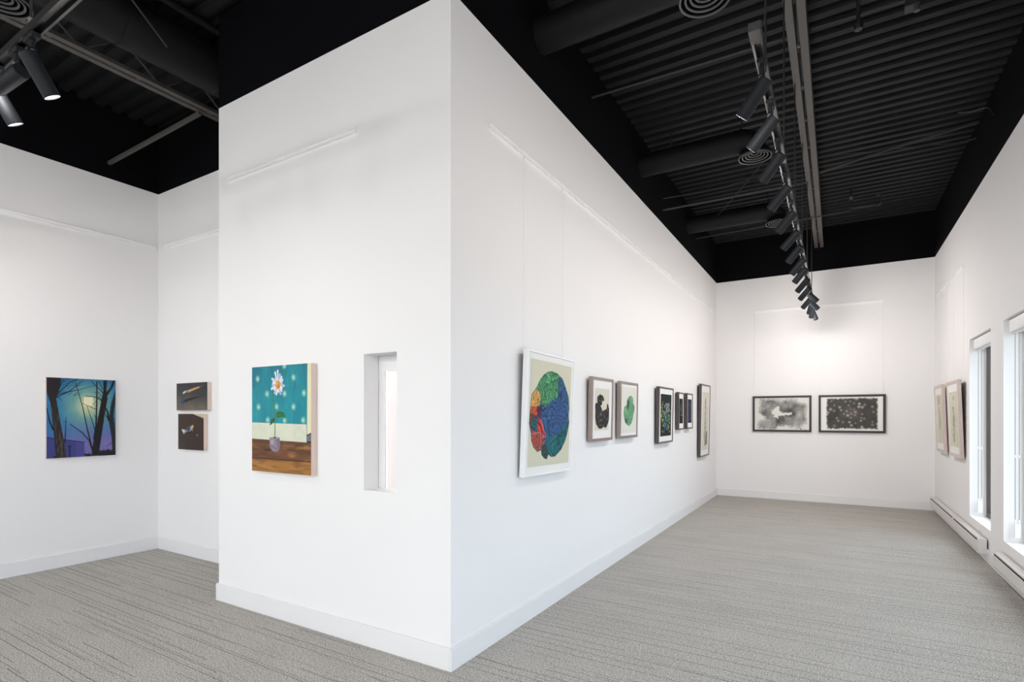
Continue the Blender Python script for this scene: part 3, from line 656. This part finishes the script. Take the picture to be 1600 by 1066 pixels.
a.poly([(262,624),(290,614),(292,670),(270,700),(272,660)], (128,114,132)); a.poly([(228,624),(250,628),(246,660),(230,650)], (178,168,180)); a.line([(232,664),(262,684),(270,706)], .005, .004, (94,82,96))
for k in range(19):
    t_ = 2*PI*k/19+0.1; r = 58+12*math.cos(k*2.3)+(26 if abs((t_+PI/2+PI) % (2*PI)-PI) < 0.55 else 0); e = (275+r*0.62*math.cos(t_), 262+r*0.98*math.sin(t_)); e1 = (275+(r*0.85)*0.62*math.cos(t_), 262+(r*0.85)*0.98*math.sin(t_))
    a.line([(275,262), e1, e], .010, .020, (244,243,248) if k % 3 else (202,196,228)); a.line([(275,262), e], .003, .002, (176,172,206), .5)
a.ell((277,262), .030, .036, (214,148,48), .25); a.ell((272,252), .016, .018, (240,190,90), .8, .8); a.ell((284,274), .014, .016, (150,92,30), .9, .6)
canvas('teal canvas of a single daisy in a stone pot on wooden boards', (-3.4465, Y0, 1.083), 0, 0.675, 0.781, 0.05, a)

# ---- big folded colour form
a = Art(0.72, 0.80, 230, (220,218,196), [(165,155),(457,205),(447,822),(150,858)])
out = [(304+(x-304)*1.07, 510+(y-510)*1.02) for x, y in [(315,243),(350,255),(385,285),(405,330),(430,400),(436,470),(432,520),(437,560),(430,610),(412,680),(385,735),(345,778),(318,780),(300,765),(290,795),(272,790),(255,770),(250,738),(225,750),(198,720),(184,680),(180,630),(168,570),(172,510),(176,450),(182,390),(215,345),(235,300),(262,265),(290,247)]]
a.poly(out, (58,92,140), warp=0.01)
sil = a.pmask(out, 0, 0.01)
for pts, col in (([(262,265),(315,240),(372,270),(352,330),(360,400),(300,440),(262,480),(240,400),(215,345)], (84,152,104)), ([(352,300),(385,285),(400,330),(370,360),(356,340)], (58,104,126)), ([(215,345),(242,395),(245,450),(225,465),(176,470),(182,390)], (222,168,96)),
    ([(178,460),(222,468),(222,515),(195,522),(176,500)], (214,92,50)), ([(222,462),(252,465),(250,540),(222,520)], (92,52,88)), ([(170,500),(222,520),(215,560),(196,600),(170,585)], (104,72,68)), ([(190,545),(226,545),(226,612),(192,612)], (38,98,104)),
    ([(226,540),(248,540),(278,630),(282,655),(245,650),(228,610)], (206,62,58)), ([(178,610),(226,615),(282,655),(262,735),(225,752),(190,715)], (164,84,80)), ([(205,655),(232,660),(226,700),(206,690)], (196,70,62)),
    ([(290,650),(350,640),(410,580),(437,540),(437,620),(412,690),(345,782),(300,768),(286,700)], (36,112,116)), ([(258,700),(286,700),(304,765),(290,797),(270,790),(255,770)], (52,82,74)), ([(405,330),(436,470),(437,560),(425,560),(415,420)], (52,112,128))):
    a.mix(a.pmask([(304+(x-304)*1.13, 510+(y-510)*1.05) for x, y in pts], 0, 0.02, 5)*sil, col)
n1 = a.noise(5, 21, 2, sx=1.5, sy=0.8); n2 = a.noise(6, 22, 2, sx=0.7, sy=1.3)
ph = n1*13+a.u*6-a.v*3; cr = (ph % 1); a.tint((cr-0.45)*0.42*sil); a.mix(np.clip(1-np.minimum(cr, 1-cr)*9, 0, 1)*sil*0.8, (20,34,46))
ph2 = n2*9+a.v*9+a.u*3; c2 = ph2 % 1; a.mix(np.clip(1-np.minimum(c2, 1-c2)*11, 0, 1)*sil*0.6, (20,34,46)); a.tint((c2-0.5)*0.2*sil)
a.line(out+[out[0]], .005, .005, (30,50,58), .8); a.line([(245,545),(262,610),(282,655)], .004, .004, (240,220,214), .8); a.line([(185,640),(230,630),(280,660)], .004, .004, (230,200,196), .7)
framed('large white framed print of a folded green, blue and red rounded form', (X0+0.015, 3.683, 1.055), PI/2, 0.80, 0.912, 0.016, 0.038, (0.055, 0.052, 0.945, 0.94), a, M['frame_white'], lean=math.radians(1.6), roll=math.radians(1.1), backing=True)

# ---- two taupe framed forms
a = Art(0.30, 0.38, 110, (226,222,204), [(228,280),(425,298),(418,842),(224,842)])
o1 = [(295,362),(330,385),(352,430),(350,455),(325,460),(320,500),(300,525),(318,560),(330,590),(360,575),(385,560),(390,500),(405,495),(420,560),(422,680),(408,760),(380,815),(345,805),(310,822),(275,815),(245,760),(232,690),(230,490),(255,470),(258,400)]
a.poly(o1, (46,44,44), warp=0.01); sl = a.pmask(o1, 0, 0.01); n1 = a.noise(45, 31); a.mix(sl*np.clip(n1*4-2.2, 0, 1)*.8, (168,162,150)); a.mix(sl*np.clip(1-np.abs((n1*9 % 1)-.5)*8, 0, 1)*.6, (14,14,16)); a.ell((286,410), .012, .022, (12,12,12), .4)
a.ell((350,540), .04, .05, (232,206,176), .9, .5)
framed('taupe framed print of a crumpled black form on cream paper', (X0+0.012, 4.7765, 1.262), PI/2, 0.535, 0.592, 0.026, 0.038, (0.12, 0.14, 0.86, 0.86), a, M['frame_taupe'], lean=math.radians(1.2), group='pair of taupe frames')
a = Art(0.40, 0.44, 110, (232,230,222), [(572,238),(778,262),(772,920),(566,915)])
o2 = [(695,372),(725,400),(732,440),(732,490),(752,530),(750,600),(735,650),(728,720),(705,790),(675,822),(640,790),(618,740),(602,680),(600,600),(608,540),(640,510),(645,440),(665,400)]
a.poly(o2, (104,164,122), warp=0.012); sl = a.pmask(o2, 0, 0.012); n1 = a.noise(28, 33); a.mix(sl*np.clip(n1*4-2.1, 0, 1)*.6, (152,196,160)); a.mix(sl*np.clip(1-np.abs((n1*8 % 1)-.5)*9, 0, 1)*.5, (52,96,72))
a.poly([(650,440),(672,440),(678,500),(665,590),(650,560)], (74,84,76), warp=.01); a.poly([(728,500),(750,540),(748,600),(725,570)], (140,120,112), warp=.01); a.poly([(610,705),(660,710),(655,770),(630,780)], (92,96,88), warp=.01)
framed('taupe framed print of a crumpled pale green form on white paper', (X0+0.012, 5.5345, 1.264), PI/2, 0.567, 0.589, 0.026, 0.038, (0.04, 0.05, 0.96, 0.95), a, M['frame_taupe'], lean=math.radians(1.0), group='pair of taupe frames')

# ---- dark bouquet
a = Art(0.45, 0.52, 120, (22,30,32), [(155,248),(272,264),(264,715),(147,725)])
a.mix(np.clip(a.v*1.3-.5, 0, 1)*.7, (44,38,30)); rr = random.Random(5)
for cl, n in (((120,180,170),60), ((70,140,120),40), ((214,200,90),22), ((196,200,196),26), ((222,170,70),10), ((70,120,170),12)):
    for k in range(n):
        x = rr.gauss(205, 26); y = rr.gauss(520, 75); y = min(max(y, 345), 670)
        if cl[0] == 196: x = rr.gauss(225, 15); y = rr.gauss(400, 30)
        if cl[2] in (90, 70): x = rr.choice((165, 255, 175, 240))+rr.gauss(0, 8); 
        if cl == (70,120,170): x = rr.gauss(208, 8); y = rr.gauss(590, 15)
        a.ell((x, y), rr.uniform(.010, .026), rr.uniform(.010, .024), cl, .5, .75, rr.uniform(0, 3))
for k in range(40): x = rr.gauss(205, 30); y = rr.uniform(380, 680); a.line([(x, y), (x+rr.uniform(-14, 14), y+rr.uniform(-30, 30))], .006, .002, (14,40,36), .8)
framed('dark framed print of a pale bouquet on a black ground, the middle-sized dark frame', (X0+0.012, 6.9675, 1.148), PI/2, 0.677, 0.714, 0.022, 0.042, (0.10, 0.10, 0.90, 0.90), a, M['frame_dark'], lean=math.radians(1.0))
# ---- two small dark prints
a = Art(0.19, 0.34, 56, (22,24,26)); rr = random.Random(8)
for k in range(46): a.ell((rr.gauss(.52, .14), rr.uniform(.18, .72)), rr.uniform(.006, .020), rr.uniform(.006, .016), rr.choice(((150,170,172),(200,206,204),(80,104,100),(60,70,72))), .6, .7)
framed('small dark framed print of a pale sprig on black, left one of the close pair', (X0+0.012, 7.7855, 1.300), PI/2, 0.303, 0.527, 0.020, 0.042, (0.13, 0.14, 0.87, 0.86), a, M['frame_dark'], group='close pair of small dark frames')
a = Art(0.22, 0.34, 56, (34,42,62))
for k in range(46): a.ell((rr.gauss(.5, .22), rr.choice((rr.uniform(.1, .35), rr.uniform(.6, .9)))), rr.uniform(.008, .026), rr.uniform(.008, .024), rr.choice(((52,80,124),(70,104,160),(30,40,66),(86,60,66))), .6, .7)
for k in range(12): a.ell((rr.gauss(.45, .18), rr.uniform(.4, .62)), .012, .010, (108,54,52), .6, .8)
framed('small dark framed print in deep blue and red, right one of the close pair', (X0+0.012, 8.3065, 1.302), PI/2, 0.355, 0.529, 0.020, 0.042, (0.13, 0.14, 0.87, 0.86), a, M['frame_dark'], group='close pair of small dark frames')
# ---- tall drawing at the end of the long wall
def reed(W_, H_, n, seed, bgc, inkc, cx=0.5, y0=0.08, y1=0.9, spread=0.10, marks=160):
    a = Art(W_, H_, n, bgc); r = random.Random(seed); a.tint((a.noise(12, seed)-0.5)*0.05)
    for k in range(marks):
        v = r.uniform(y0, y1); wd = spread*(0.35+0.9*math.sin(PI*(v-y0)/(y1-y0)))
        u = cx+r.gauss(0, wd*0.6)-0.04*math.sin(v*9); a.line([(u, v), (u+r.uniform(-.05, .05), v+r.uniform(-.05, .03))], W_*0.02, W_*0.008, inkc, r.uniform(.4, .9))
    for k in range(6):
        u = cx+r.uniform(-.05, .05); a.line([(u, y0+.02), (u+r.uniform(-.06, .06), (y0+y1)/2), (cx+r.uniform(-.06, .06), y1)], W_*.01, W_*.014, inkc, .6)
    return a
a = reed(0.52, 0.98, 90, 11, (226,222,206), (96,98,88), 0.48, 0.10, 0.92, 0.16, 220); a.poly([(.62,.72),(.72,.64),(.80,.70),(.80,.90),(.55,.92)], (70,68,62), a=.75, warp=.03)
framed('tall dark framed ink drawing of a reed stalk, last on the long partition wall', (X0+0.012, 9.3675, 0.820), PI/2, 0.709, 1.195, 0.024, 0.042, (0.14, 0.09, 0.90, 0.93), a, M['frame_dark'], lean=math.radians(1.0), backing=True)
# ---- leaning pale frames on the window wall
a = reed(0.42, 0.72, 70, 21, (222,218,200), (132,132,104), 0.5, 0.28, 0.72, 0.10, 130); a.poly([(.28,.04),(.62,.04),(.62,.20),(.28,.20)], (196,180,150), soft=.004)
framed('pale wood framed drawing of a reed with a tan square, the one nearer the corner', (XR-0.012, 9.7635, 0.979), -PI/2, 0.68, 0.956, 0.040, 0.036, (0.13, 0.11, 0.90, 0.90), a, M['frame_pale'], lean=math.radians(1.9), group='pair of pale leaning frames', backing=True, gap=0.007)
a = reed(0.46, 0.74, 80, 22, (222,219,198), (104,116,92), 0.5, 0.28, 0.92, 0.13, 190); a.line([(.52,.14),(.60,.09)], .016, .012, (30,34,28))
framed('pale wood framed drawing of a reed with a dark mark, the one nearer the window', (XR-0.012, 8.688, 0.981), -PI/2, 0.774, 0.954, 0.040, 0.036, (0.13, 0.11, 0.90, 0.90), a, M['frame_pale'], lean=math.radians(1.9), group='pair of pale leaning frames', backing=True, gap=0.007)

# ---- far wall ink washes
a = Art(0.86, 0.56, 200, (236,234,228), [(130,142),(700,142),(698,478),(130,474)])
n1 = a.noise(7, 41, 4); n2 = a.noise(90, 42, 2)
mk = a.pmask([(190,150),(300,160),(420,165),(560,160),(600,200),(662,215),(658,300),(665,400),(600,440),(520,455),(470,420),(390,425),(340,470),(250,462),(172,455),(180,390),(240,370),(235,330),(185,290)], 0.035, 0.05)
a.mix(mk*np.clip(0.15+n1*1.25, 0, 1)*0.92, (96,96,96)); a.mix(mk*np.clip(n1*3-1.5, 0, 1)*.6, (58,58,58)); a.tint((n2-.5)*.20*mk)
a.poly([(350,245),(378,225),(395,250),(390,275),(430,300),(520,295),(525,318),(440,325),(385,330),(388,365),(355,345),(330,350),(338,320),(305,305),(325,270)], (238,236,230), soft=.006, warp=.03, seed=4)
rr = random.Random(9)
for x0_, y0_, x1_, y1_, n in ((170,285,235,325,14),(360,420,430,440,16),(455,418,500,424,10),(560,462,660,472,18),(300,462,370,445,8)):
    for k in range(n): t_ = rr.random(); a.ell((x0_+(x1_-x0_)*t_+rr.gauss(0,3), y0_+(y1_-y0_)*t_+rr.gauss(0,4)), .006, .005, (34,32,30), .5, .9)
a.ell((372,230), .008, .007, (30,30,30), .5); a.ell((148,158), .010, .010, (90,90,90), .6, .8); a.ell((450,400), .08, .03, (206,190,170), .9, .4)
framed('black framed ink wash of a bright break in grey clouds, left on the far wall', (-0.8385, YF-0.006, 1.210), 0, 0.939, 0.640, 0.036, 0.026, (0.0, 0.0, 1.0, 1.0), a, M['frame_black'], group='pair of ink washes on the far wall')
a = Art(0.80, 0.52, 200, (234,231,224), [(870,148),(1412,148),(1412,486),(870,486)])
n1 = a.noise(9, 51, 3); n2 = a.noise(90, 52, 2); mk = a.pmask([(882,160),(1398,160),(1398,470),(882,470)], 0.010, 0.04)
a.mix(mk, (82,81,78)); a.mix(mk*np.clip(n1*3-1.3, 0, 1)*.5, (58,57,55)); a.ell((1130,310), .20, .12, (130,122,112), .9, .6); a.tint((n2-.5)*.25*mk)
for x, y in ((925,185),(940,172),(960,228),(1015,250),(918,270),(955,285),(890,305),(1075,190),(1125,188),(1108,230),(1128,262),(1165,272),(1165,210),(1220,215),(1215,245),(1250,250),(1275,225),(1330,165),(1350,245),(1362,300),(1090,290),(1060,320),(1100,335),(1135,320),(1180,300),(1175,330),(1248,320),(985,362),(1000,390),(1048,405),(1132,360),(1118,405),(1180,418),(1138,438),(1240,360),(1270,368),(1235,390),(1352,400),(1352,430),(960,445),(1245,455),(1190,165),(1030,280)):
    r_ = rr.uniform(.020, .036); a.ell((x, y), r_, r_*.9, (216,212,204), .9, rr.uniform(.45, .95))
    if rr.random() < .45: a.ell((x+rr.uniform(-3,3), y+rr.uniform(-2,5)), .0065, .0065, (30,28,27), .5, .9)
framed('black framed ink drawing of many pale bursts on dark grey, right on the far wall', (0.2135, YF-0.006, 1.210), 0, 0.953, 0.640, 0.036, 0.030, (0.085, 0.02, 0.93, 0.98), a, M['frame_black'], lean=math.radians(0.5), group='pair of ink washes on the far wall')

# ------------------------------------------------------------------ window wall fittings
def blind(y0, y1, label):
    t = thing('roller_blind', label, 'roller blind', (XR+0.03, (y0+y1)/2, WZ1-0.125), group='raised roller blinds in the window recesses')
    w = (y1-y0)/2-0.035
    m = MB(); m.box((0, -w, 0), (0.085, w, 0.115)); m.build('cassette', M['trim'], t, bevel=0.006)
    m = MB(); m.box((0.03, -w+0.02, -0.012), (0.042, w-0.02, 0.0)); m.build('hem_bar', M['plastic'], t)
    for dx in (0.037, 0.065):
        m = MB(); m.tube([(dx, w-0.03, 0.0), (dx, w-0.03, 0.36-WZ1+0.125+0.12)], 0.0028, 6); ch = m.build('bead_chain', M['chain'], t)
        m = MB(); m.tube([(dx, w-0.03, -1.12), (dx, w-0.03, -1.145)], 0.007, 8); m.build('chain_joiner', M['plastic'], ch)
    m = MB(); zb = WZ0+0.05-(WZ1-0.125); m.box((0.032, w-0.045, zb), (0.072, w-0.015, zb+0.125)); m.tube([(0.037, w-0.03, zb+0.12), (0.037, w-0.03, zb+0.165)], 0.006, 8); m.tube([(0.065, w-0.03, zb+0.12), (0.065, w-0.03, zb+0.165)], 0.006, 8)
    m.build('chain_tensioner', M['plastic'], t, bevel=0.004)
blind(wins[0][0], wins[0][1], 'white roller blind cassette with hanging chains in the far window')
blind(wins[1][0], wins[1][1], 'white roller blind cassette with hanging chains in the near window, at the right edge')


def heater(y0, y1, label, joints=()):
    t = thing('baseboard_heater', label, 'heater', (XR-BT, y0, 0.085), group='electric baseboard heaters under the windows')
    L = y1-y0; D = 0.066
    def prism(pr, ya, yb, name, mt, par=t):
        m = MB(); n = len(pr); m.v = [(x, ya, z) for x, z in pr]+[(x, yb, z) for x, z in pr]
        for i in range(n): m.f.append((i, (i+1) % n, n+(i+1) % n, n+i)); m.m.append(0)
        m.f.append(tuple(range(n))); m.m.append(0); m.f.append(tuple(range(n, 2*n))); m.m.append(0)
        return m.build(name, mt, par)
    prism([(0,0.012),(0,0.150),(-0.045,0.150),(-0.058,0.146),(-0.058,0.132),(-0.046,0.132),(-0.046,0.012)], 0.03, L, 'back_housing', M['heater'])

    prism([(-D,0.020),(-D,0.112),(-D+0.007,0.117),(-D+0.010,0.112),(-D+0.006,0.108),(-D+0.006,0.020)], 0.05, L-0.02, 'front_cover', M['heater'])
    prism([(-0.050,0.010),(-0.050,0.128),(-0.060,0.128),(-0.060,0.010)], 0.05, L-0.02, 'grille_slot', M['slot'])
    prism([(-D+0.004,0.0),(-D+0.004,0.012),(-0.046,0.012),(-0.046,0.0)], 0.05, L-0.02, 'bottom_lip', M['heater'])
    prism([(0,0.0),(0,0.151),(-0.050,0.151),(-D-0.002,0.140),(-D-0.002,0.015),(-0.05,0.0)], -0.0, 0.055, 'end_cap', M['heater'])
    for j in joints: prism([(-0.04,0.118),(-0.04,0.1515),(-D-0.001,0.140),(-D-0.001,0.118)], j, j+0.05, 'cover_joint', M['heater'])
heater(7.20, 10.55, 'white baseboard heater along the far end of the window wall', (1.4,))
heater(3.20, 6.62, 'white baseboard heater at the right edge under the near window', (0.20,))
t = thing('outlet_plate', 'white outlet plate low on the wall between heater and far window', 'outlet', (XR, 7.56, 0.245), (0, 0, -PI/2))
m = MB(); m.box((-0.036, -0.006, 0), (0.036, 0, 0.085)); m.build('plate', M['plastic'], t, bevel=0.002)
for z in (0.018, 0.050):
    m = MB(); m.box((-0.016, -0.0085, z), (0.016, -0.006, z+0.022)); m.build('socket', M['heater'], t)

# unseen lamp added to brighten the small room behind the slot
t = thing('room_fill_lamp', 'unseen round lamp added to brighten the small room behind the slot', 'ceiling lamp', (-3.1, 3.45, H-0.05))
m = MB(); m.lathe([(0.001, 0.05), (0.16, 0.05), (0.16, 0.02), (0.15, 0.012)], 32); m.build('base', M['trim'], t, smooth=True)
m = MB(); m.lathe([(0.15, 0.012), (0.13, -0.012), (0.07, -0.03), (0.001, -0.035)], 32); m.build('diffuser_bowl', M['lens'], t, smooth=True)
l2 = bpy.data.lights.new('lamp', 'POINT'); l2.energy = 36; l2.color = (1.0, 0.95, 0.90); l2.shadow_soft_size = 0.12
lo = bpy.data.objects.new('lamp', l2); COL.objects.link(lo); lo.parent = t; lo.location = (0, 0, -0.18)
